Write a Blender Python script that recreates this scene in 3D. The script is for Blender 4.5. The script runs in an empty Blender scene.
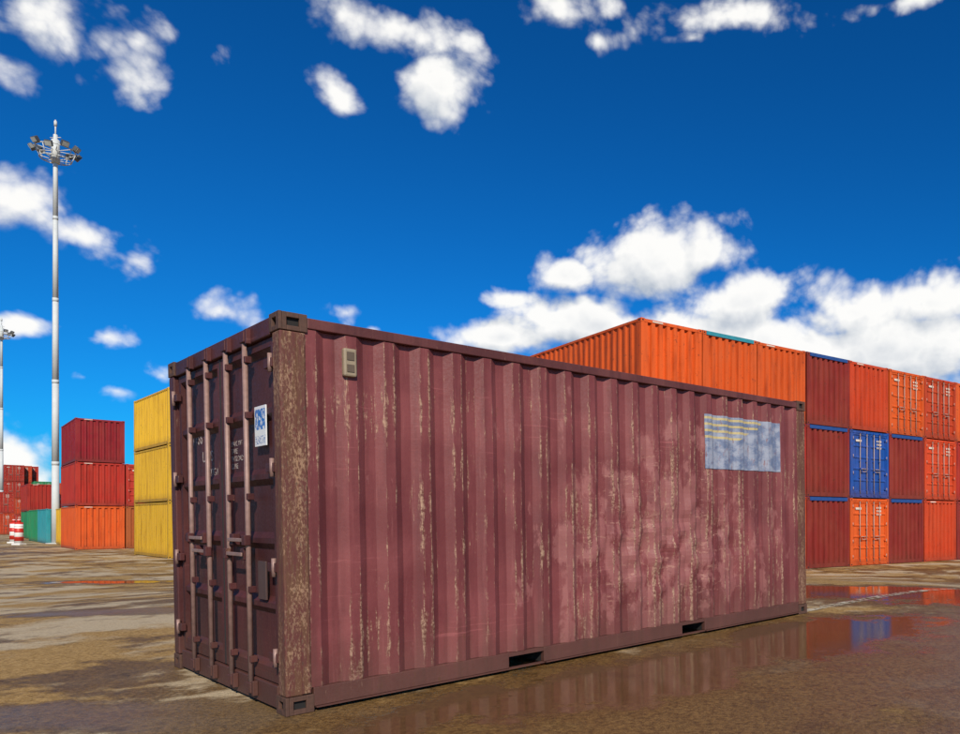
import bpy, bmesh, math, random
from mathutils import Vector, Matrix, noise
random.seed(7)
F=757.0; CX=650.0; HY=520.0; ZC=1.76
scene=bpy.context.scene
scene.view_settings.view_transform='Standard'
scene.view_settings.look='None'
scene.view_settings.exposure=0

# ---------------- node helpers ----------------
class NT:
    def __init__(s,tree): s.t=tree
    def n(s,ty,**kw):
        nd=s.t.nodes.new(ty)
        for k,v in kw.items(): setattr(nd,k,v)
        return nd
    def link(s,a,b): s.t.links.new(a,b)
    def put(s,sock,v):
        if isinstance(v,bpy.types.NodeSocket): s.link(v,sock)
        elif v is not None: sock.default_value=v
    def math(s,op,a,b=None,c=None,clamp=False):
        nd=s.n('ShaderNodeMath',operation=op); nd.use_clamp=clamp
        for i,v in enumerate((a,b,c)): s.put(nd.inputs[i],v)
        return nd.outputs[0]
    def vm(s,op,a,b=None):
        nd=s.n('ShaderNodeVectorMath',operation=op)
        s.put(nd.inputs[0],a); s.put(nd.inputs[1],b)
        return nd.outputs['Value'] if op in('LENGTH','DISTANCE','DOT_PRODUCT') else nd.outputs[0]
    def mix(s,f,a,b,mode='MIX'):
        nd=s.n('ShaderNodeMix',data_type='RGBA',blend_type=mode)
        s.put(nd.inputs[0],f)
        for i,v in ((6,a),(7,b)):
            if isinstance(v,(tuple,list)): v=tuple(v)+((1,) if len(v)==3 else ())
            s.put(nd.inputs[i],v)
        return nd.outputs[2]
    def noise(s,vec,scale,detail=4,rough=.55,dist=0):
        nd=s.n('ShaderNodeTexNoise'); s.put(nd.inputs['Vector'],vec)
        nd.inputs['Scale'].default_value=scale; nd.inputs['Detail'].default_value=detail
        nd.inputs['Roughness'].default_value=rough; nd.inputs['Distortion'].default_value=dist
        return nd.outputs[0]
    def ss(s,v,lo,hi,a=0.0,b=1.0):
        nd=s.n('ShaderNodeMapRange',interpolation_type='SMOOTHSTEP')
        s.put(nd.inputs[0],v); s.put(nd.inputs[1],lo); s.put(nd.inputs[2],hi); s.put(nd.inputs[3],a); s.put(nd.inputs[4],b)
        return nd.outputs[0]
    def scalev(s,vec,sc):
        return s.vm('MULTIPLY',vec,sc)
def newmat(name):
    m=bpy.data.materials.new(name); m.use_nodes=True
    t=NT(m.node_tree); b=m.node_tree.nodes['Principled BSDF']
    return m,t,b
def objco(t): return t.n('ShaderNodeTexCoord').outputs['Object']
def bump(t,b,h,strength,dist=.02):
    nd=t.n('ShaderNodeBump'); t.put(nd.inputs['Strength'],strength); nd.inputs['Distance'].default_value=dist
    t.link(h,nd.inputs['Height']); t.link(nd.outputs[0],b.inputs['Normal'])

def simple(name,col,rough=.6,metal=0,var=.3,scale=8):
    m,t,b=newmat(name); co=objco(t)
    n=t.noise(co,scale,4)
    c=t.mix(n,[v*(1-var) for v in col],[v*(1+var) for v in col])
    t.link(c,b.inputs['Base Color']); b.inputs['Roughness'].default_value=rough; b.inputs['Metallic'].default_value=metal
    return m

# main paint
def main_paint(name,base,light,chip_amt,rust_amt,dust=0.0,repaint=False):
    m,t,b=newmat(name); co=objco(t)
    big=t.noise(co,1.3,5,.6)
    st=t.noise(t.scalev(co,(9,9,.55)),1.0,5,.65)
    st2=t.noise(t.scalev(co,(32,32,1.6)),1.0,5,.7)
    fine=t.noise(co,45,5,.7)
    c=t.mix(t.ss(big,.35,.68),base,light)
    c=t.mix(t.ss(st,.42,.72,0,.5),c,[v*.60 for v in base])
    c=t.mix(t.ss(st2,.55,.75,0,.3),c,[light[0]*1.5,light[1]*2.0,light[2]*1.9])
    at=t.n('ShaderNodeAttribute',attribute_name='edge').outputs['Fac']
    sc=t.noise(t.scalev(co,(1.2,1.2,34)),1.0,4,.7)
    scm=t.math('MULTIPLY',t.ss(sc,.60,.66),t.ss(big,.48,.60))
    c=t.mix(t.math('MULTIPLY',scm,.4),c,[v*1.7+.02 for v in light])
    if repaint:   # touched-up, primer-coloured areas over the dented part
        rp=t.noise(t.scalev(co,(3.6,1,1.8)),1.0,6,.66,.2)
        cen=t.math('SUBTRACT',1.0,t.vm('LENGTH',t.vm('MULTIPLY',t.vm('SUBTRACT',co,(3.65,0,1.05)),(.58,0,.85))))
        rm=t.ss(t.math('ADD',rp,t.math('MULTIPLY',t.math('MAXIMUM',cen,-.6),.17)),.55,.61)
        c=t.mix(t.math('MULTIPLY',rm,.52),c,(.30,.115,.108))
        hz=t.noise(t.scalev(co,(4.0,1,12)),1.0,7,.8,.15)
        hm=t.math('MULTIPLY',t.ss(hz,.57,.61),t.ss(cen,.0,.5))
        c=t.mix(t.math('MULTIPLY',hm,.55),c,(.38,.19,.15))
    wear=t.noise(t.scalev(co,(95,95,7)),1.0,7,.78)
    wear2=t.noise(t.scalev(co,(3.4,3.4,1.3)),1.0,4,.65)
    v=t.math('ADD',wear,t.math('MULTIPLY',wear2,.80))
    v=t.math('ADD',v,t.math('MULTIPLY',at,.22*chip_amt))
    if repaint: v=t.math('ADD',v,t.math('MULTIPLY',t.math('MAXIMUM',cen,-.3),.05))
    chip=t.ss(v,1.08,1.17)
    chipc=t.mix(t.ss(fine,.38,.6),(.11,.042,.025),(.42,.27,.18))
    c=t.mix(t.math('MULTIPLY',chip,.78),c,chipc)
    rn=t.noise(t.scalev(co,(1.5,1.5,.5)),14,7,.78)
    rv=t.math('ADD',rn,t.math('MULTIPLY',big,.35))
    r=t.ss(rv,.84-rust_amt,.94-rust_amt)
    c=t.mix(t.math('MULTIPLY',r,.8),c,t.mix(fine,(.05,.018,.010),(.17,.070,.03)))
    sep=t.n('ShaderNodeSeparateXYZ'); t.link(co,sep.inputs[0])
    ft=t.math('ADD',sep.outputs[2],t.math('MULTIPLY',st,-.7))
    c=t.mix(t.ss(ft,-.35,.25,.45+dust,0),c,(.10,.050,.035))
    t.link(c,b.inputs['Base Color'])
    t.link(t.ss(fine,.3,.7,.45,.7),b.inputs['Roughness'])
    b.inputs['Specular IOR Level'].default_value=.35
    bump(t,b,fine,.3,.004)
    return m
M_side=main_paint('maroon_paint',(.135,.029,.031),(.200,.051,.052),1.0,.02,0,True)
M_door_shaded=main_paint('maroon_paint_shaded',(.052,.013,.014),(.090,.023,.023),.6,.0,.1)  # side maroon darkened: shade of the door end put into the colour
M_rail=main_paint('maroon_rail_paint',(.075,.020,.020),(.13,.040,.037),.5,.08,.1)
def post_mat():
    m,t,b=newmat('rusty_post_paint'); co=objco(t)
    a=t.noise(t.scalev(co,(26,26,3.2)),1.0,8,.75); fine=t.noise(t.scalev(co,(1,1,.45)),70,6,.75); big=t.noise(t.scalev(co,(6,6,1.6)),1.0,5,.65)
    c=t.mix(t.ss(a,.40,.60),(.10,.024,.020),(.11,.046,.022))
    c=t.mix(t.ss(t.math('ADD',fine,t.math('MULTIPLY',big,.6)),.80,.93,0,.85),c,(.34,.20,.12))
    c=t.mix(t.ss(t.math('ADD',fine,t.math('MULTIPLY',a,-.6)),.26,.36,0,.8),c,(.030,.012,.008))
    t.link(c,b.inputs['Base Color']); b.inputs['Roughness'].default_value=.75
    bump(t,b,fine,.5,.004); return m
M_post=post_mat()
M_cast=simple('rusty_casting',(.075,.034,.022),.75,0,.6,30)
M_rod=simple('worn_rod',(.25,.15,.13),.5,.1,.45,25)
M_dark=simple('dark_gap',(.012,.010,.010),.9)
M_gasket=simple('rubber_gasket',(.02,.016,.016),.7)

def text_mat():
    m,t,b=newmat('stencil_white'); co=objco(t)
    n=t.noise(co,40,6,.8)
    t.link(t.mix(t.ss(n,.45,.6),(.45,.40,.38),(.14,.05,.05)),b.inputs['Base Color']); b.inputs['Roughness'].default_value=.7
    return m
M_text=text_mat()

def patch_mat():
    m,t,b=newmat('faded_logo_panel'); co=objco(t)
    sep=t.n('ShaderNodeSeparateXYZ'); t.link(co,sep.inputs[0]); z=sep.outputs[2]; x=sep.outputs[0]
    c=t.mix(t.ss(t.noise(t.scalev(co,(5,5,8)),1.0,5,.65),.4,.6),(.11,.14,.23),(.25,.27,.34))
    zz=t.math('SUBTRACT',z,2.0)
    saw=t.math('FRACT',t.math('MULTIPLY',zz,15))
    ln=t.ss(saw,.58,.68)
    inx=t.math('MULTIPLY',t.math('LESS_THAN',t.math('ADD',x,t.math('MULTIPLY',zz,-2.4)),4.65),t.math('GREATER_THAN',zz,0.0))
    inx=t.math('MULTIPLY',inx,t.math('LESS_THAN',x,5.2))
    c=t.mix(t.math('MULTIPLY',t.math('MULTIPLY',ln,inx),.7),c,(.52,.39,.10))
    w=t.noise(t.scalev(co,(30,30,8)),1.0,8,.75)
    c=t.mix(t.ss(w,.56,.64,0,.8),c,(.17,.055,.05))
    c=t.mix(t.ss(t.noise(co,60,5,.7),.55,.7,0,.4),c,(.38,.38,.40))
    t.link(c,b.inputs['Base Color']); b.inputs['Roughness'].default_value=.55
    return m
M_patch=patch_mat()

# background paint (object colour)
def bg_paint():
    m,t,b=newmat('container_paint'); co=objco(t)
    oi=t.n('ShaderNodeObjectInfo')
    base=oi.outputs['Color']; q=t.vm('ADD',co,oi.outputs['Location'])
    big=t.noise(q,.9,4,.6)
    st=t.noise(t.scalev(q,(5,5,.5)),1.0,5,.65)
    c=t.mix(t.ss(big,.35,.7,0,.16),base,t.mix(.5,base,(.40,.18,.08)))
    c=t.mix(t.ss(st,.45,.75,0,.65),c,t.mix(1.0,base,(.42,.32,.28),'MULTIPLY'))
    rn=t.noise(q,7,7,.75)
    c=t.mix(t.ss(rn,.59,.67,0,.7),c,(.08,.028,.014))
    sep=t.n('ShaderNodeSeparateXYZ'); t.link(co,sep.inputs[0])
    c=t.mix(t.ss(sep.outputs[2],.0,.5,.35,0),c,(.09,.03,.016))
    t.link(c,b.inputs['Base Color']); b.inputs['Roughness'].default_value=.6
    b.inputs['Specular IOR Level'].default_value=.3
    return m
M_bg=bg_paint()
M_rodbg=simple('galvanised_rod',(.35,.25,.20),.5,.1)
M_tarp=simple('blue_tarpaulin',(.010,.050,.20),.6)
M_tarp2=simple('teal_tarpaulin',(.02,.20,.26),.6)
M_logo=simple('white_lettering',(.6,.5,.42),.6)

# ---------------- mesh helpers ----------------
def box(bm,x0,x1,y0,y1,z0,z1,mat=0,bev=0):
    vs=[bm.verts.new(p) for p in ((x0,y0,z0),(x1,y0,z0),(x1,y1,z0),(x0,y1,z0),(x0,y0,z1),(x1,y0,z1),(x1,y1,z1),(x0,y1,z1))]
    fs=[]
    for q in ((0,3,2,1),(4,5,6,7),(0,1,5,4),(1,2,6,5),(2,3,7,6),(3,0,4,7)):
        f=bm.faces.new([vs[i] for i in q]); f.material_index=mat; fs.append(f)
    if bev:
        es=list({e for f in fs for e in f.edges})
        r=bmesh.ops.bevel(bm,geom=es,offset=bev,segments=2,affect='EDGES',profile=.5)
        for f in r['faces']: f.material_index=mat
def cyl(bm,p0,p1,r,mat=0,seg=10,r2=None):
    p0=Vector(p0);p1=Vector(p1); d=p1-p0
    q=Vector((0,0,1)).rotation_difference(d.normalized()).to_matrix().to_4x4()
    res=bmesh.ops.create_cone(bm,cap_ends=True,segments=seg,radius1=r,radius2=r if r2 is None else r2,depth=d.length,matrix=Matrix.Translation((p0+p1)/2)@q)
    for v in res['verts']:
        for f in v.link_faces: f.material_index=mat; f.smooth=len(f.verts)==4
def finish(bm,name,mats,parent=None):
    me=bpy.data.meshes.new(name); bm.to_mesh(me); bm.free()
    for m in mats: me.materials.append(m)
    o=bpy.data.objects.new(name,me); scene.collection.objects.link(o)
    if parent: o.parent=parent
    return o
def profile(L,a=.072,s=.062,b=.076,depth=.038):
    pitch=a+b+2*s; n=max(1,round((L-a)/pitch)); k=(L-a)/(n*pitch)
    pts=[(0,0)]; t=0
    for i in range(n):
        for dt,d in ((a*1.0,0),(s,-depth),(b,-depth),(s,0)):
            t+=dt*k; pts.append((t,d))
    pts.append((L,0)); return pts
def prof_at(pts,t):
    for (a,da),(b,db) in zip(pts,pts[1:]):
        if a<=t<=b and b>a: return da+(db-da)*(t-a)/(b-a)
    return 0
def corr(bm,org,dt,dn,pts,z0,z1,rows=1,mat=0,sub=1,disp=None,lay=None):
    org=Vector(org);dt=Vector(dt);dn=Vector(dn)
    P=[]
    for (a,da),(b,db) in zip(pts,pts[1:]):
        if b-a<1e-6: continue
        ks=sub
        for i in range(ks): 
            f=i/ks; P.append((a+(b-a)*f,da+(db-da)*f, 1.0 if i==0 else (0.0 if .3<f<.7 else .45)))
    P.append((pts[-1][0],pts[-1][1],1.0))
    grid=[]
    for r in range(rows+1):
        z=z0+(z1-z0)*r/rows; row=[]
        for t,d,e in P:
            dd=d+(disp(t,z,d) if disp else 0)
            v=bm.verts.new(org+dt*t+dn*dd+Vector((0,0,z)))
            if lay is not None: v[lay]=e*(1.0 if d>-.02 else .45)
            row.append(v)
        grid.append(row)
    flip=(dt.cross(Vector((0,0,1)))).dot(dn)<0
    for r in range(rows):
        for i in range(len(P)-1):
            q=[grid[r][i],grid[r][i+1],grid[r+1][i+1],grid[r+1][i]]
            if flip: q.reverse()
            f=bm.faces.new(q); f.material_index=mat

L,W,H=6.058,2.438,2.591
# ---------------- main container ----------------
ANG=math.atan2(.725,.689)
u=Vector((math.cos(ANG),math.sin(ANG),0)); vdir=Vector((-u.y,u.x,0))
A=Vector((-2.32,4.83,.50)); TILT=.0185
root=bpy.data.objects.new('shipping_container',None); scene.collection.objects.link(root)
ux=(u+Vector((0,0,TILT))).normalized(); zx=ux.cross(vdir)
SL=1.018
root.matrix_world=Matrix(((ux.x*SL,vdir.x,zx.x,A.x),(ux.y*SL,vdir.y,zx.y,A.y),(ux.z*SL,vdir.z,zx.z,A.z+.001),(0,0,0,1)))

def side_disp(t,z,d):
    e=min(1,t/.4,(L-.32-t)/.4,z/.5,(2.3-z)/.35); e=max(0,e)
    n=noise.noise(Vector((t*1.6,z*1.1,3.1)))*.012+noise.noise(Vector((t*5,z*3.5,8)))*.007
    dent=math.exp(-((t-3.25)/.8)**2-((z-1.0)/.6)**2)
    n+=dent*(noise.noise(Vector((t*6,z*7,1)))*.046)
    dent2=math.exp(-((t-4.1)/.6)**2-((z-.8)/.5)**2)
    n+=dent2*(noise.noise(Vector((t*7,z*6,5)))*.034)
    return e*n-.004*(1-e)
mp=profile(L-.32)
bm=bmesh.new(); lay=bm.verts.layers.float.new('edge')
corr(bm,(.16,.008,0),(1,0,0),(0,-1,0),mp,.158,2.50,56,0,4,side_disp,lay)
finish(bm,'side_wall',[M_side],root)
bm=bmesh.new(); lay=bm.verts.layers.float.new('edge')
corr(bm,(.16,W-.008,0),(1,0,0),(0,1,0),mp,.158,2.50,1,0,1,None,lay)
corr(bm,(L-.008,.16,0),(0,1,0),(1,0,0),profile(W-.32,.11,.03,.105,.046),.158,2.50,1,0,1,None,lay)
finish(bm,'back_walls',[M_side],root)
bm=bmesh.new()
pr=profile(L-.2,.1,.02,.08,.02)
n=len(pr)
for i in range(n-1):
    a,b2=pr[i],pr[i+1]
    if b2[0]-a[0]<1e-6: continue
    vs=[bm.verts.new((.1+a[0],.05,2.57+a[1])),bm.verts.new((.1+b2[0],.05,2.57+b2[1])),bm.verts.new((.1+b2[0],W-.05,2.57+b2[1])),bm.verts.new((.1+a[0],W-.05,2.57+a[1]))]
    bm.faces.new(vs)
finish(bm,'roof',[M_side],root)
bm=bmesh.new(); box(bm,.15,L-.15,.06,W-.06,.145,.156); finish(bm,'floor',[M_dark],root)
# rails
bm=bmesh.new()
for y0,y1 in ((.002,.065),(W-.065,W-.002)):
    box(bm,.176,L-.176,y0,y1,2.503,2.572,0,.006)
pk=((1.70,2.05),(3.78,4.13))
for y0,y1 in ((.004,.05),(W-.05,W-.004)):
    xs=[.175,pk[0][0],pk[0][1],pk[1][0],pk[1][1],L-.175]
    for a,b2 in ((xs[0],xs[1]),(xs[2],xs[3]),(xs[4],xs[5])): box(bm,a,b2,y0,y1,.035,.157,0,.004)
    for a,b2 in pk: box(bm,a+.001,b2-.001,y0+.004,y1-.004,.125,.155,0); box(bm,a-.01,b2+.01,y0+.006,y1-.006,.022,.0345,0)
    for a,b2 in ((xs[0],xs[1]),(xs[2],xs[3]),(xs[4],xs[5])): 
        if y0<1: box(bm,a+.01,b2-.01,-.014,.09,.026,.034,0)
finish(bm,'side_rails',[M_rail],root)
bm=bmesh.new()
for a,b2 in pk:
    for y in (.05,): 
        box(bm,a-.02,b2+.02,y+.3,y+.32,.03,.143,0)
        box(bm,a-.006,a-.001,.052,y+.3,.03,.143,0); box(bm,b2+.001,b2+.006,.052,y+.3,.03,.143,0)
finish(bm,'forklift_pockets',[M_dark],root)
bm=bmesh.new()
box(bm,.012,.12,.176,W-.176,.02,.168,0,.006)
box(bm,L-.12,L-.004,.176,W-.176,.02,.156,0,.006)
box(bm,.006,.12,.176,W-.176,2.465,2.58,0,.008)
box(bm,L-.08,L-.004,.176,W-.176,2.503,2.58,0,.006)
finish(bm,'end_frames',[M_door_shaded],root)
# posts
bm=bmesh.new()
for x0,x1 in ((.002,.163),(L-.163,L-.002)):
    box(bm,x0,x1,.002,.125,.120,2.471,0,.010)
    box(bm,x0,x1,W-.125,W-.002,.120,2.471,0 if x0>1 else 1,.010)
box(bm,.045,.10,.127,.165,.170,2.463,1); box(bm,.045,.10,W-.165,W-.127,.170,2.463,1)
box(bm,.10,.150,-.0035,.0015,.13,2.46,0)
finish(bm,'corner_posts',[M_post,M_door_shaded],root)
def casting(bm,cx,cy,cz,sx,sy,sz):
    Lx,Ly,Lz=.178,.162,.118
    def bx(a0,a1,b0,b1,c0,c1,m=0,bev=.004):
        xs=sorted((cx+sx*a0,cx+sx*a1)); ys=sorted((cy+sy*b0,cy+sy*b1)); zs=sorted((cz+sz*c0,cz+sz*c1))
        box(bm,xs[0],xs[1],ys[0],ys[1],zs[0],zs[1],m,bev)
    t=.024
    bx(t,Lx-.002,t,Ly-.002,.012,Lz-.002,1,0)
    hx0,hx1,hz0,hz1=.048,.118,.034,.086
    bx(0,t-.001,0,hx0,0,Lz); bx(0,t-.001,hx1,Ly,0,Lz); bx(0,t-.001,hx0-.001,hx1+.001,0,hz0); bx(0,t-.001,hx0-.001,hx1+.001,hz1,Lz)
    bx(t,.05,.001,t-.001,0.001,Lz-.001); bx(.128,Lx,.001,t-.001,0.001,Lz-.001); bx(.049,.129,.001,t-.001,0.001,hz0); bx(.049,.129,.001,t-.001,hz1,Lz-.001)
    bx(t,Lx-.001,t,Ly-.001,0,.011)
bm=bmesh.new()
for cx,sx in ((-.003,1),(L+.003,-1)):
    for cy,sy in ((-.003,1),(W+.003,-1)):
        casting(bm,cx,cy,0,sx,sy,1); casting(bm,cx,cy,H,sx,sy,-1)
finish(bm,'corner_castings',[M_cast,M_dark],root)
# doors
def door_geo(bm,y0,y1,z0,z1,x,mat=0,swages=5):
    fr=.055
    box(bm,x,x+.045,y0,y0+fr,z0,z1,mat); box(bm,x,x+.045,y1-fr,y1,z0,z1,mat)
    box(bm,x+.001,x+.044,y0+fr,y1-fr,z0,z0+fr,mat); box(bm,x+.001,x+.044,y0+fr,y1-fr,z1-fr,z1,mat)
    za,zb=z0+fr,z1-fr; pitch=(zb-za)/swages
    prof=[]
    for i in range(swages):
        b0=za+i*pitch
        prof+=[(b0,.006),(b0+.035,.006),(b0+.075,.036),(b0+pitch-.04,.036),(b0+pitch,.006)]
    prof=[p for i,p in enumerate(prof) if i==0 or p[0]-prof[i-1][0]>1e-6]
    for (a,da),(b,db) in zip(prof,prof[1:]):
        q=[bm.verts.new((x+da,y1-fr,a)),bm.verts.new((x+da,y0+fr,a)),bm.verts.new((x+db,y0+fr,b)),bm.verts.new((x+db,y1-fr,b))]
        f=bm.faces.new(q); f.material_index=mat
bm=bmesh.new()
door_geo(bm,.172,1.209,.178,2.458,.030,0); door_geo(bm,1.229,W-.172,.178,2.458,.030,0)
finish(bm,'doors',[M_door_shaded],root)
bm=bmesh.new()
box(bm,.0765,.09,.166,W-.166,.169,2.464); box(bm,.026,.05,1.2105,1.2275,.18,2.457)
for y0,y1 in ((.1655,.1715),(W-.1715,W-.1655)): box(bm,.034,.07,y0,y1,.178,2.458)
finish(bm,'door_gasket',[M_gasket],root)
RODS=(.60,.985,1.43,1.86)
def hardware(bm,mr,mb,rods,seg=10):
    for k,y in enumerate(rods):
        cyl(bm,(-.004,y,.09),(-.004,y,2.53),.0175,mr,seg)
        for z in (.30,.78,1.42,1.98,2.36):
            box(bm,-.016,.029,y-.034,y+.034,z-.022,z+.022,mb,.003)
        for z in (.105,2.51):
            box(bm,-.028,.004,y-.05,y+.035,z-.035,z+.035,mb,.004)
            box(bm,-.022,.010,y-.085,y-.055,z-.05,z+.05,mb,.003)
        s=1 if y<1.2 and k==0 else (-1 if k==1 else (1 if k==2 else -1))
        z=1.12 if k in(0,3) else 1.02
        box(bm,-.036,-.024,min(y,y+s*.33),max(y,y+s*.33),z-.013,z+.013,mr,.004)
        box(bm,-.040,.0,y-.03,y+.03,z-.035,z+.035,mb,.004)
        yy=y+s*.30
        box(bm,-.020,.029,yy-.035,yy+.035,z-.04,z+.04,mb,.004)
    for z in (.36,.95,1.60,2.28):
        for y0,y1 in ((.118,.25),(W-.25,W-.118)):
            box(bm,-.008,.0285,y0,y1,z-.03,z+.03,mb,.004)
        cyl(bm,(-.004,.150,z-.06),(-.004,.150,z+.06),.015,mr,8); cyl(bm,(-.004,W-.150,z-.06),(-.004,W-.150,z+.06),.015,mr,8)
bm=bmesh.new(); hardware(bm,0,1,RODS); finish(bm,'lock_rods_and_hinges',[M_rod,M_door_shaded],root)
def text(s,x,y,z,size,parent,mat,name):
    c=bpy.data.curves.new(name,'FONT'); c.body=s; c.size=size; c.extrude=.0005; c.materials.append(mat)
    o=bpy.data.objects.new(name,c); scene.collection.objects.link(o); o.parent=parent
    o.matrix_local=Matrix(((0,0,-1,x),(-1,0,0,y),(0,1,0,z),(0,0,0,1)))
text('T 1166',.064,2.16,1.87,.13,root,M_text,'stencil_number')
text('UNI5',.064,1.80,1.72,.12,root,M_text,'stencil_code')
text('22G1',.064,1.62,1.60,.09,root,M_text,'stencil_type')
text('MAX. WT\nTARE\nPAYLOAD\nCUBE',.064,1.12,1.80,.055,root,M_text,'stencil_weights')
def stick():
    m,t,b=newmat('sticker_print'); co=objco(t)
    sep=t.n('ShaderNodeSeparateXYZ'); t.link(co,sep.inputs[0])
    z=sep.outputs[2]; y=sep.outputs[1]
    c=t.mix(t.noise(co,30,4),(.60,.62,.64),(.78,.78,.78))
    n=t.noise(t.scalev(co,(1,45,28)),1,2)
    ink=t.math('MULTIPLY',t.math('GREATER_THAN',n,.46),t.math('MULTIPLY',t.math('GREATER_THAN',z,1.87),t.math('LESS_THAN',z,2.01)))
    c=t.mix(ink,c,(.02,.14,.45))
    n2=t.noise(t.scalev(co,(1,60,70)),1,2)
    ink2=t.math('MULTIPLY',t.math('GREATER_THAN',n2,.54),t.math('LESS_THAN',z,1.83))
    c=t.mix(ink2,c,(.03,.11,.35))
    fr=t.math('GREATER_THAN',t.math('MAXIMUM',t.math('MULTIPLY',t.math('ABSOLUTE',t.math('SUBTRACT',y,.43)),10),t.math('MULTIPLY',t.math('ABSOLUTE',t.math('SUBTRACT',z,1.895)),7.4)),.9)
    c=t.mix(fr,c,(.7,.7,.72))
    t.link(c,b.inputs['Base Color']); b.inputs['Roughness'].default_value=.4
    return m
M_st=stick()
bm=bmesh.new(); box(bm,.0265,.0345,.33,.53,1.76,2.03,0); finish(bm,'sticker',[M_st],root)
bm=bmesh.new(); box(bm,.018,.031,.36,.50,.72,.98,0,.003); finish(bm,'data_plate',[simple('plate_metal',(.08,.045,.042),.5,.2)],root)
bm=bmesh.new(); box(bm,.40,.49,-.022,.02,2.22,2.41,0,.012)
box(bm,.42,.47,-.027,-.0225,2.33,2.385,1)
box(bm,.42,.47,-.027,-.0225,2.25,2.30,1)
finish(bm,'air_vent',[simple('vent_beige',(.27,.21,.14),.6),simple('vent_slots',(.10,.07,.05),.8)],root)
bm=bmesh.new()
ts=[4.18-.16+i*(1.36)/150 for i in range(151)]
rows=14; g=[]
for r in range(rows+1):
    z=1.72+.57*r/rows
    g.append([bm.verts.new((.16+t,.008-(prof_at(mp,t)+side_disp(t,z,0))-.007,z)) for t in ts])
for r in range(rows):
    for i in range(150): bm.faces.new((g[r][i],g[r][i+1],g[r+1][i+1],g[r+1][i]))
finish(bm,'painted_logo_panel',[M_patch],root)

# ---------------- background containers ----------------
def bg_mesh(kind,tarp=None):
    bm=bmesh.new()
    zb=.16; zt=2.50
    ps=profile(L-.3)
    corr(bm,(.15,.012,0),(1,0,0),(0,-1,0),ps,zb,zt); corr(bm,(.15,W-.012,0),(1,0,0),(0,1,0),ps,zb,zt)
    pe=profile(W-.28,.12,.028,.10,.070)
    corr(bm,(L-.012,.14,0),(0,1,0),(1,0,0),pe,zb,zt)
    for x0,x1 in ((0,.15),(L-.15,L)):
        for y0,y1 in ((0,.14),(W-.14,W)):
            box(bm,x0+.003,x1-.003,y0+.003,y1-.003,.119,2.472,0)
            for z0,z1 in ((0,.118),(2.473,H)): 
                box(bm,x0-.004 if x0==0 else x0,x1 if x0==0 else x1+.004,y0-.004 if y0==0 else y0,y1 if y0==0 else y1+.004,z0,z1,0,.006)
                zm=(z0+z1)/2; xh=-.0055 if x0==0 else L+.0055; 
                box(bm,xh-.001,xh+.001,(y0+y1)/2-.03,(y0+y1)/2+.03,zm-.022,zm+.022,1)
                yh=-.0055 if y0==0 else W+.0055
                box(bm,(x0+x1)/2-.04,(x0+x1)/2+.04,yh-.001,yh+.001,zm-.022,zm+.022,1)
    for y0,y1 in ((.004,.07),(W-.07,W-.004)):
        box(bm,.151,L-.151,y0,y1,2.501,2.575,0); box(bm,.151,L-.151,y0,y1,.03,.159,0)
    for x0,x1 in ((.004,.10),(L-.10,L-.004)):
        box(bm,x0,x1,.141,W-.141,2.48,2.575,0); box(bm,x0,x1,.141,W-.141,.02,.165,0)
    box(bm,.14,L-.14,.07,W-.07,.13,.145,1); box(bm,.10,L-.10,.071,W-.071,2.55,2.565,0)
    if kind=='door':
        door_geo(bm,.142,1.212,.17,2.475,.02,0); door_geo(bm,1.226,W-.142,.17,2.475,.02,0)
        box(bm,.066,.075,.1415,W-.1415,.166,2.479,1)
        hardware(bm,2,0,RODS,6)
        for i in range(9): 
            w=random.uniform(.05,.09); box(bm,.015,.019,.72-i%3*.12,.72-i%3*.12+w,2.2-(i//3)*.13,2.27-(i//3)*.13,4)
        box(bm,.015,.019,1.75,2.1,2.16,2.24,4)
    else:
        corr(bm,(.012,.14,0),(0,1,0),(-1,0,0),pe,zb,zt)
        box(bm,-.007,.003,1.6,2.0,2.505,2.545,4)
    if tarp:
        box(bm,.01,L-.01,-.012,W+.012,2.592,2.60,3); box(bm,-.016,-.006,.15,W-.15,2.47,2.591,3)
        box(bm,.15,L-.15,-.016,-.006,2.47,2.591,3); box(bm,.15,L-.15,W+.006,W+.016,2.47,2.591,3)
    me=bpy.data.meshes.new('container_'+kind); bm.to_mesh(me); bm.free()
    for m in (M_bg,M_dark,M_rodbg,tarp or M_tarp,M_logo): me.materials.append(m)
    return me
MESH={'c':bg_mesh('corrugated'),'d':bg_mesh('door'),'b':bg_mesh('corrugated',M_tarp),'t':bg_mesh('corrugated',M_tarp2)}
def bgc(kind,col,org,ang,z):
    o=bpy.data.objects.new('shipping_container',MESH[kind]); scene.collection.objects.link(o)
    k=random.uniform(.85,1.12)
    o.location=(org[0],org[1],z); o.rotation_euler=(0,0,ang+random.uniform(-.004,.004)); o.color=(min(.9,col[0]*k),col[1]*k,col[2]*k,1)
    return o
OR=(.60,.085,.010); RO=(.48,.046,.010); RED=(.36,.021,.012); DR=(.20,.018,.013); BL=(.008,.07,.32); CR=(.24,.007,.015); YE=(.62,.36,.02)
BR=(.34,.08,.018); GR=(.01,.20,.08); TE=(.02,.24,.28)
PH=2.606
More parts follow.
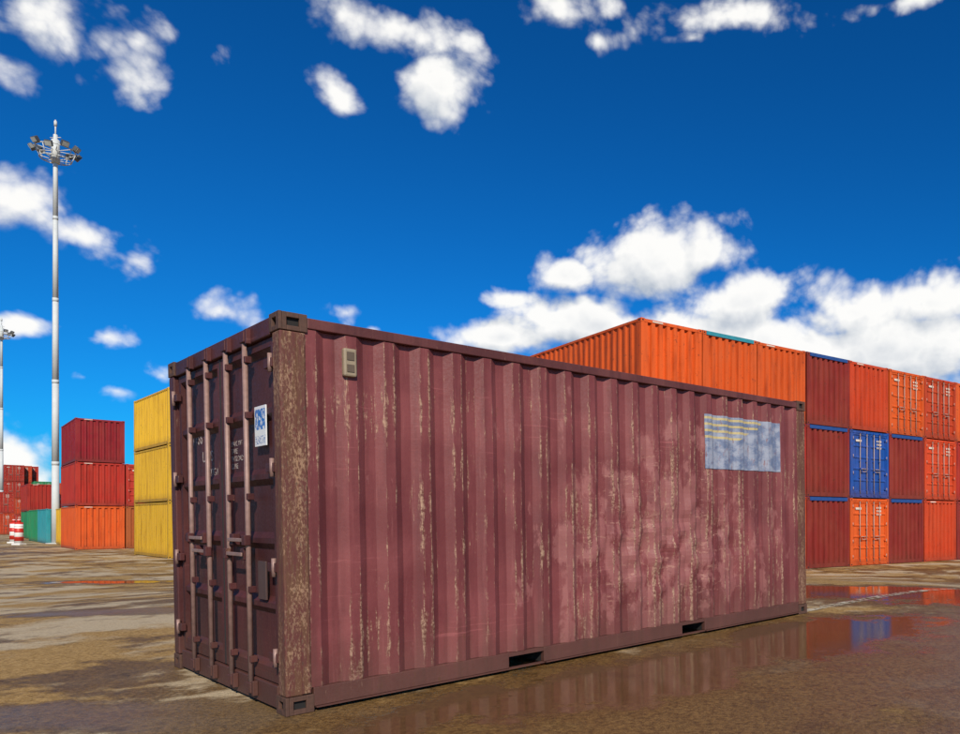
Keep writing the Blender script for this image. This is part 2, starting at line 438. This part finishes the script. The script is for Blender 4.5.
# right row
d=Vector((.789,.615)); ang=math.atan2(.789,-.615); c0=Vector((-.27,22.55))
rows=[
 [('c',RO),('c',DR),('c',OR)],
 [('c',DR),('d',RO),('t',OR)],
 [('d',RO),('c',RED),('c',OR)],
 [('b',DR),('b',DR),('b',DR)],
 [('d',OR),('d',BL),('c',RO)],
 [('b',DR),('b',DR),('d',OR)],
 [('c',RO),('d',RO),('d',RO)],
 [('c',DR),('c',RED),('c',OR)],
 [('d',RO),('d',BL),('c',RO)]]
for i,col in enumerate(rows):
    o=c0+d*(2.485*(i+1)-.03)
    for k,(kd,c) in enumerate(col):
        j=random.uniform(-.03,.03)
        ob=bgc(kd,c,(o.x+j,o.y+j),ang,k*PH)
        if i==0: ob.scale=(1.17,1,1)
def px(x,dep): return Vector(((x-CX)/F*dep,dep))
def stack(corner,phi,cols):
    d=Vector((math.cos(phi),math.sin(phi))); o=corner+d*2.44
    for k,(kd,c) in enumerate(cols): bgc(kd,c,(o.x,o.y),phi+math.pi/2,k*PH)
P44=math.radians(44)
stack(px(75,44.6),P44,[('c',OR),('c',RED),('c',CR)])
d44=Vector((math.cos(P44),math.sin(P44)))
stack(px(75,44.6)+d44*2.5,P44,[('c',BR),('d',RED)])
stack(px(75,44.6)+d44*5.0+Vector((-.7,.7))*1.0,P44,[('c',BR),('c',RED),('c',YE)])
P47=math.radians(46.5)
stack(Vector((-21.9,34.4)),P47,[('c',YE),('c',YE),('c',YE)])
d47=Vector((math.cos(P47),math.sin(P47))); n47=Vector((d47.y,-d47.x))
stack(Vector((-21.9,34.4))+d47*.02+n47*6.4+d47*1.1,P47,[('c',BL)])
stack(px(60,54),P44,[('c',YE)]); stack(px(46,56),P44,[('c',TE)]); stack(px(37,60),P44,[('c',GR)])
stack(px(27,72),P44,[('d',GR),('c',RED)])
for x,dep,cols in ((4,118,[RED,RO,RED,RED]),(12,119.5,[DR,RO,RED,RO]),(19,121,[RED,DR,RO,RED]),(34,118,[RO,RED,GR]),(43,122,[RED,RED,RO]),(-12,92,[RO,RED]),(-30,120,[RED,BL,RO]),(-60,110,[YE,RED,RO]),(-90,95,[RED,GR])):
    stack(px(x,dep),P44,[('d' if random.random()<.5 else 'c',c) for c in cols])
for i in range(14):
    stack(Vector((-75+i*11,150+random.uniform(-3,3))),P44,[(random.choice('cd'),random.choice([RED,RO,DR,BL,YE,OR,GR])) for k in range(random.choice([1,2,2,3]))])

# ---------------- light masts ----------------
M_mast=simple('galvanised_steel',(.50,.52,.52),.7,0,.12,3)
M_lamp=simple('floodlight_housing',(.05,.055,.06),.45)
M_lens=simple('floodlight_glass',(.4,.42,.4),.15)
def mast(pos,h):
    r=bpy.data.objects.new('light_mast',None); scene.collection.objects.link(r); r.location=(pos.x,pos.y,0)
    bm=bmesh.new(); n=5
    R=lambda z:.25-.12*z/h
    for i in range(n):
        z0=h*.965*i/n; z1=h*.965*(i+1)/n
        cyl(bm,(0,0,z0),(0,0,z1),R(z0),0,20,R(z1)-.0); 
        if i: cyl(bm,(0,0,z0-.25),(0,0,z0+.02),R(z0)+.012,0,20)
    cyl(bm,(0,0,0),(0,0,.06),.6,0,16); finish(bm,'pole',[M_mast],r)
    bm=bmesh.new()
    for zz,Rr in ((h-2.9,.95),(h-2.2,1.2)):
        N=24
        for i in range(N):
            a=2*math.pi*i/N;b=2*math.pi*(i+1)/N
            cyl(bm,(Rr*math.cos(a),Rr*math.sin(a),zz),(Rr*math.cos(b),Rr*math.sin(b),zz),.04,0,6)
        for i in range(8):
            a=2*math.pi*i/8; cyl(bm,(0,0,zz-.1),(Rr*math.cos(a),Rr*math.sin(a),zz),.03,0,6)
    for i in range(8):
        a=2*math.pi*i/8; cyl(bm,(.95*math.cos(a),.95*math.sin(a),h-2.9),(1.2*math.cos(a),1.2*math.sin(a),h-2.2),.03,0,6)
    cyl(bm,(0,0,h-3.2),(0,0,h-1.5),.26,0,14)
    cyl(bm,(0,0,h-1.5),(0,0,h),.05,0,8); cyl(bm,(0,0,h-.45),(0,0,h-.1),.10,0,8)
    cyl(bm,(-.4,0,h-1.3),(.4,0,h-1.3),.03,0,6)
    finish(bm,'head_frame',[M_mast],r)
    for i in range(9):
        a=2*math.pi*i/9+.2
        bm=bmesh.new()
        box(bm,-.12,.16,-.24,.24,-.2,.2,0,.04); box(bm,.161,.175,-.2,.2,-.16,.16,1); box(bm,-.2,-.1,-.1,.1,-.12,.12,0,.02)
        o=finish(bm,'floodlight_%d'%i,[M_lamp,M_lens],r)
        o.matrix_local=Matrix.Translation((1.36*math.cos(a),1.36*math.sin(a),h-2.2-(.12 if i%2 else -.15)))@Matrix.Rotation(a,4,'Z')@Matrix.Rotation(math.radians(35),4,'Y')
mast(px(55.5,56),400*56/F+ZC)
mast(px(1.5,112),202*112/F+ZC)
def striped():
    m,t,b=newmat('red_white_stripes'); co=objco(t); s=t.n('ShaderNodeSeparateXYZ'); t.link(co,s.inputs[0])
    f=t.math('GREATER_THAN',t.math('FRACT',t.math('MULTIPLY',s.outputs[2],1.7)),.5)
    t.link(t.mix(f,(.7,.68,.65),(.5,.02,.01)),b.inputs['Base Color']); return m
M_str=striped()
for xx,dd in ((19,53),(14,57)):
    bm=bmesh.new(); box(bm,-.3,.3,-.3,.3,0,.12,0,.03); cyl(bm,(0,0,.12),(0,0,1.6),.27,0,20,.24); cyl(bm,(0,0,1.6),(0,0,1.8),.12,0,16,.09)
    for z in (.5,.9,1.3): cyl(bm,(0,0,z),(0,0,z+.05),.285-.02*z,0,20)
    o=finish(bm,'traffic_bollard',[M_str]); p=px(xx,dd); o.location=(p.x,p.y,0)

# ---------------- ground ----------------
CC=Vector((A.x,A.y))+Vector((u.x,u.y))*3.0+Vector((vdir.x,vdir.y))*1.2
def sst(a,b,x):
    x=max(0,min(1,(x-a)/(b-a))); return x*x*(3-2*x)
def gz(x,y):
    r=math.hypot(x-CC.x,y-CC.y); w=1-sst(4.6,19,r)
    s=(x-A.x)*u.x+(y-A.y)*u.y; s=max(-4,min(10,s))
    return w*(.50+TILT*s)
def axis(c):
    out=[c]; st=.30; p=c
    while p<c+3000:
        p+=st; out.append(p)
        if p-c>24: st*=1.25
    left=[2*c-q for q in out[1:]][::-1]
    return left+out
xs=axis(0.0); ys=axis(9.0)
bm=bmesh.new(); g=[[bm.verts.new((x,y,gz(x,y))) for x in xs] for y in ys]
for j in range(len(ys)-1):
    for i in range(len(xs)-1):
        f=bm.faces.new((g[j][i],g[j][i+1],g[j+1][i+1],g[j+1][i])); f.smooth=True
def gpx(x,y,it=12):
    dep=10
    for _ in range(it):
        X=(x-CX)/F*dep; h=ZC-gz(X,dep); dep=F*h/(y-HY)
    return Vector(((x-CX)/F*dep,dep))
def ground_mat():
    m,t,b=newmat('wet_asphalt'); co=objco(t)
    wob=t.noise(co,.55,5,.65); wob2=t.noise(co,2.3,5,.65)
    med=t.noise(co,.8,6,.68); fine=t.noise(co,26,5,.75); grit=t.noise(co,130,2,.7); big=t.noise(co,.16,3,.5)
    def blob(cx,cy,rx,ry,rot=0):
        v=t.vm('SUBTRACT',co,(cx,cy,0)); 
        if rot:
            r=t.n('ShaderNodeVectorRotate',rotation_type='Z_AXIS'); t.link(v,r.inputs[0]); r.inputs['Angle'].default_value=-rot; v=r.outputs[0]
        return t.math('SUBTRACT',1.0,t.vm('LENGTH',t.vm('MULTIPLY',v,(1/rx,1/ry,0))))
    def mx(l):
        mm=l[0]
        for q in l[1:]: mm=t.math('MAXIMUM',mm,q)
        return t.math('MAXIMUM',mm,-1.2)
    blobs=[]
    a=A+u*2.3-vdir*.9; blobs.append(blob(a.x,a.y,2.3,.85,ANG))
    a=A+u*4.9-vdir*1.0; blobs.append(blob(a.x,a.y,2.0,1.0,ANG))
    p=gpx(880,592); blobs.append(blob(p.x,p.y,2.6,1.6,.15))
    p=gpx(110,582); blobs.append(blob(p.x,p.y,1.8,.7,0))
    mm=mx(blobs)
    db=[]
    p=gpx(130,716); db.append(blob(p.x,p.y,2.2,.45,0))
    p=gpx(120,612); db.append(blob(p.x,p.y,2.0,.5,-.1))
    p=gpx(800,690); db.append(blob(p.x,p.y,3.6,1.6,.5))
    p=gpx(900,640); db.append(blob(p.x,p.y,3.6,1.8,.3))
    dm=mx(db)
    wn=t.math('ADD',t.math('MULTIPLY',t.math('SUBTRACT',wob,.5),1.8),t.math('MULTIPLY',t.math('SUBTRACT',wob2,.5),1.6))
    wetv=t.math('ADD',mm,wn)
    sheen=t.ss(t.math('ADD',dm,wn),-.1,.5)
    damp=t.ss(wetv,-.40,.0)
    damp=t.math('MAXIMUM',damp,t.ss(t.math('ADD',dm,wn),-.15,.20,0,.92))
    puddle=t.ss(wetv,.05,.34)
    dampr=t.ss(t.math('ADD',t.math('MULTIPLY',med,.75),t.math('MULTIPLY',big,.5)),.61,.69)
    damp=t.math('MAXIMUM',damp,dampr)
    dry=t.mix(t.ss(fine,.35,.65),(.24,.135,.038),(.44,.28,.11))
    pale=t.ss(t.noise(co,.42,5,.62),.47,.55)
    dry=t.mix(t.math('MULTIPLY',pale,.85),dry,t.mix(fine,(.36,.28,.18),(.60,.50,.35)))
    brown=t.mix(t.ss(fine,.3,.7),(.045,.022,.007),(.19,.100,.027))
    c=t.mix(t.math('MULTIPLY',damp,.92),dry,brown)
    spk=t.ss(grit,.54,.70)
    c=t.mix(t.math('MULTIPLY',spk,.40),c,(.46,.31,.14))
    spk2=t.ss(t.noise(co,70,3,.7),.55,.65)
    c=t.mix(t.math('MULTIPLY',spk2,.6),c,(.026,.014,.005))
    stn=t.ss(t.noise(co,1.7,6,.75),.57,.67)
    c=t.mix(t.math('MULTIPLY',stn,.5),c,(.036,.019,.007))
    c=t.mix(t.math('MULTIPLY',puddle,.62),c,(.070,.040,.015))
    t.link(c,b.inputs['Base Color'])
    r=t.math('ADD',t.math('MULTIPLY',damp,-.36),.90)
    r=t.math('ADD',r,t.math('MULTIPLY',sheen,-.20))
    mr=t.n('ShaderNodeMix',data_type='FLOAT'); t.link(puddle,mr.inputs[0]); t.link(r,mr.inputs[2]); mr.inputs[3].default_value=.035
    t.link(mr.outputs[0],b.inputs['Roughness'])
    t.link(t.math('MULTIPLY_ADD',t.math('MAXIMUM',puddle,t.math('MULTIPLY',sheen,.5)),.30,.2),b.inputs['Specular IOR Level'])
    h=t.math('ADD',fine,t.math('MULTIPLY',grit,.5))
    bump(t,b,h,t.math('MULTIPLY_ADD',puddle,-.875,.9),.010)
    return m
M_ground=ground_mat()
finish(bm,'ground',[M_ground])
def faded():
    m,t,b=newmat('faded_road_paint'); co=objco(t)
    n=t.noise(co,9,8,.8); n2=t.noise(co,1.2,4)
    f=t.ss(t.math('ADD',n,t.math('MULTIPLY',n2,.4)),.62,.76)
    tr=t.n('ShaderNodeBsdfTransparent'); mx=t.n('ShaderNodeMixShader'); 
    b.inputs['Base Color'].default_value=(.5,.44,.33,1); b.inputs['Roughness'].default_value=.8
    t.link(f,mx.inputs[0]); t.link(b.outputs[0],mx.inputs[1]); t.link(tr.outputs[0],mx.inputs[2])
    t.link(mx.outputs[0],m.node_tree.nodes['Material Output'].inputs[0]); return m
M_line=faded()
def line(p0,p1,w,name='road_marking'):
    dv=(p1-p0); Ln=dv.length; dv/=Ln; nn=Vector((-dv.y,dv.x))*w/2; N=max(2,int(Ln/.3))
    bm=bmesh.new(); pr=None
    for i in range(N+1):
        p=p0+dv*Ln*i/N; a=p+nn; c=p-nn
        va=bm.verts.new((a.x,a.y,gz(a.x,a.y)+.006)); vc=bm.verts.new((c.x,c.y,gz(c.x,c.y)+.006))
        if pr: bm.faces.new((pr[1],vc,va,pr[0]))
        pr=(va,vc)
    finish(bm,name,[M_line])
line(gpx(800,612),gpx(1150,575),.16)

# ---------------- sky / light ----------------
SE=math.radians(35); sx,sy=.26,-.9656; SR=math.atan2(sx,sy)
sd=Vector((sx*math.cos(SE),sy*math.cos(SE),math.sin(SE))).normalized()
sun=bpy.data.lights.new('sun','SUN'); sun.energy=5.0; sun.angle=math.radians(.5); sun.color=(1,.91,.75)
so=bpy.data.objects.new('sun',sun); scene.collection.objects.link(so)
so.rotation_euler=(-sd).to_track_quat('-Z','Y').to_euler()

def cloud_group():
    g=bpy.data.node_groups.new('cloud_density','ShaderNodeTree')
    g.interface.new_socket('Vector',in_out='INPUT',socket_type='NodeSocketVector')
    g.interface.new_socket('Density',in_out='OUTPUT',socket_type='NodeSocketFloat')
    t=NT(g); gi=t.n('NodeGroupInput'); go=t.n('NodeGroupOutput')
    v=t.vm('NORMALIZE',gi.outputs[0])
    sep=t.n('ShaderNodeSeparateXYZ'); t.link(v,sep.inputs[0]); x,y,z=sep.outputs
    az=t.math('ARCTAN2',x,y); el=t.math('ARCSINE',z)
    cb=t.n('ShaderNodeCombineXYZ'); t.link(az,cb.inputs[0]); t.link(el,cb.inputs[1]); ae=cb.outputs[0]
    B=[(40,18,125,50,.9),(138,42,26,14,.6),(10,65,45,18,.6),
       (395,26,80,32,1.2),(440,88,36,40,1.2),(335,92,18,15,.7),
       (560,14,52,32,1.2),(598,40,26,15,.8),
       (735,15,62,24,.8),(692,38,18,7,.5),(930,-4,60,10,.6),
       (15,208,62,34,.75),(80,236,72,22,.7),(135,260,36,15,.6),
       (228,311,34,16,.7),(347,313,26,12,.7),(374,329,14,7,.5),
       (30,323,28,9,.6),(108,337,20,8,.5),(162,376,18,11,.7),(118,391,20,6,.4),(82,377,12,6,.4),
       (502,300,28,11,.9),(565,276,42,19,1.2),
       (655,265,82,50,1.7),(705,255,52,38,1.5),(735,305,80,50,1.7),(600,325,115,32,1.5),(500,337,75,20,1.3),
       (850,312,80,34,1.6),(925,302,65,32,1.5),(900,360,140,62,1.8),(700,345,170,54,1.9),
       (1040,340,120,80,1.3),
       (15,465,40,30,1.3),(-60,440,70,40,1)]
    m=None
    for px_,py_,rx,ry,w in B:
        dx=(px_-CX)/F; dz=(HY-py_)/F; hyp=math.sqrt(dx*dx+1)
        a0=math.atan(dx); e0=math.atan2(dz,hyp)
        ra=rx/F/(1+dx*dx); re=ry/F/hyp*math.cos(e0)**2
        l=t.vm('LENGTH',t.vm('MULTIPLY',t.vm('SUBTRACT',ae,(a0,e0,0)),(1/ra,1/re,0)))
        q=t.math('MULTIPLY_ADD',l,-w,w)
        m=q if m is None else t.math('MAXIMUM',m,q)
    gen=t.math('MULTIPLY',t.math('SUBTRACT',t.noise(v,2.2,1),.60),5)
    out=t.ss(t.math('ABSOLUTE',t.math('ADD',az,.16)),.75,1.1,-3,0)
    m=t.math('MAXIMUM',m,t.math('ADD',gen,out))
    m=t.math('MAXIMUM',m,-1.6)
    n=t.noise(t.scalev(v,(1,1,1.2)),10,8,.54,.25)
    vo=t.n('ShaderNodeTexVoronoi',feature='F1'); t.link(v,vo.inputs['Vector'])
    vo.inputs['Scale'].default_value=19; vo.inputs['Detail'].default_value=2; vo.inputs['Roughness'].default_value=.5; vo.inputs['Lacunarity'].default_value=2.4
    d=t.math('ADD',m,t.math('MULTIPLY',t.math('SUBTRACT',n,.5),3.4))
    d=t.math('ADD',d,t.math('MULTIPLY_ADD',vo.outputs['Distance'],-.75,.60))
    t.link(d,go.inputs[0]); return g
w=bpy.data.worlds.new('World'); scene.world=w; w.name='sky'; w.use_nodes=True
t=NT(w.node_tree); bg=w.node_tree.nodes['Background']
sky=t.n('ShaderNodeTexSky',sky_type='NISHITA'); sky.sun_disc=False; sky.sun_elevation=SE; sky.sun_rotation=SR
sky.air_density=1.0; sky.dust_density=.3; sky.ozone_density=3.0
co=t.n('ShaderNodeTexCoord').outputs['Generated']
G=cloud_group()
def dens(vec):
    nd=t.n('ShaderNodeGroup'); nd.node_tree=G; t.link(vec,nd.inputs[0]); return nd.outputs[0]
d0=dens(co); d1=dens(t.vm('ADD',co,(.012,-.002,.026)))
alpha=t.ss(d0,-.18,.75)
lit=t.math('MULTIPLY_ADD',t.math('SUBTRACT',d0,d1),.50,.76,clamp=True)
thick=t.ss(d0,1.0,2.6,0,.38)
lit=t.math('SUBTRACT',lit,thick,clamp=True)
cc=t.mix(lit,(2.9,3.7,4.9),(10.2,10.1,9.8))
skyc=t.mix(1.0,sky.outputs[0],(.06,.52,1.04),'MULTIPLY')
gm=t.n('ShaderNodeGamma'); t.link(t.mix(1.0,skyc,(.2,.2,.2),'MULTIPLY'),gm.inputs[0]); gm.inputs[1].default_value=1.2
skyc=t.vm('MULTIPLY',gm.outputs[0],(5.0,6.1,4.9))
al=t.math('MULTIPLY',alpha,.97)
sepd=t.n('ShaderNodeSeparateXYZ'); t.link(co,sepd.inputs[0])
al=t.math('MULTIPLY',al,t.ss(sepd.outputs[2],-.01,.02))
t.link(t.mix(al,skyc,cc),bg.inputs['Color']); bg.inputs['Strength'].default_value=.1
w.cycles.sampling_method='MANUAL'; w.cycles.sample_map_resolution=512

# ---------------- camera ----------------
cam=bpy.data.cameras.new('camera'); cam.sensor_width=36; cam.lens=F/960*36
cam.shift_x=(480-CX)/960; cam.shift_y=(HY-367)/960; cam.clip_start=.05; cam.clip_end=6000
oc=bpy.data.objects.new('camera',cam); scene.collection.objects.link(oc); oc.location=(0,0,ZC); oc.rotation_euler=(math.radians(90),0,0)
scene.camera=oc
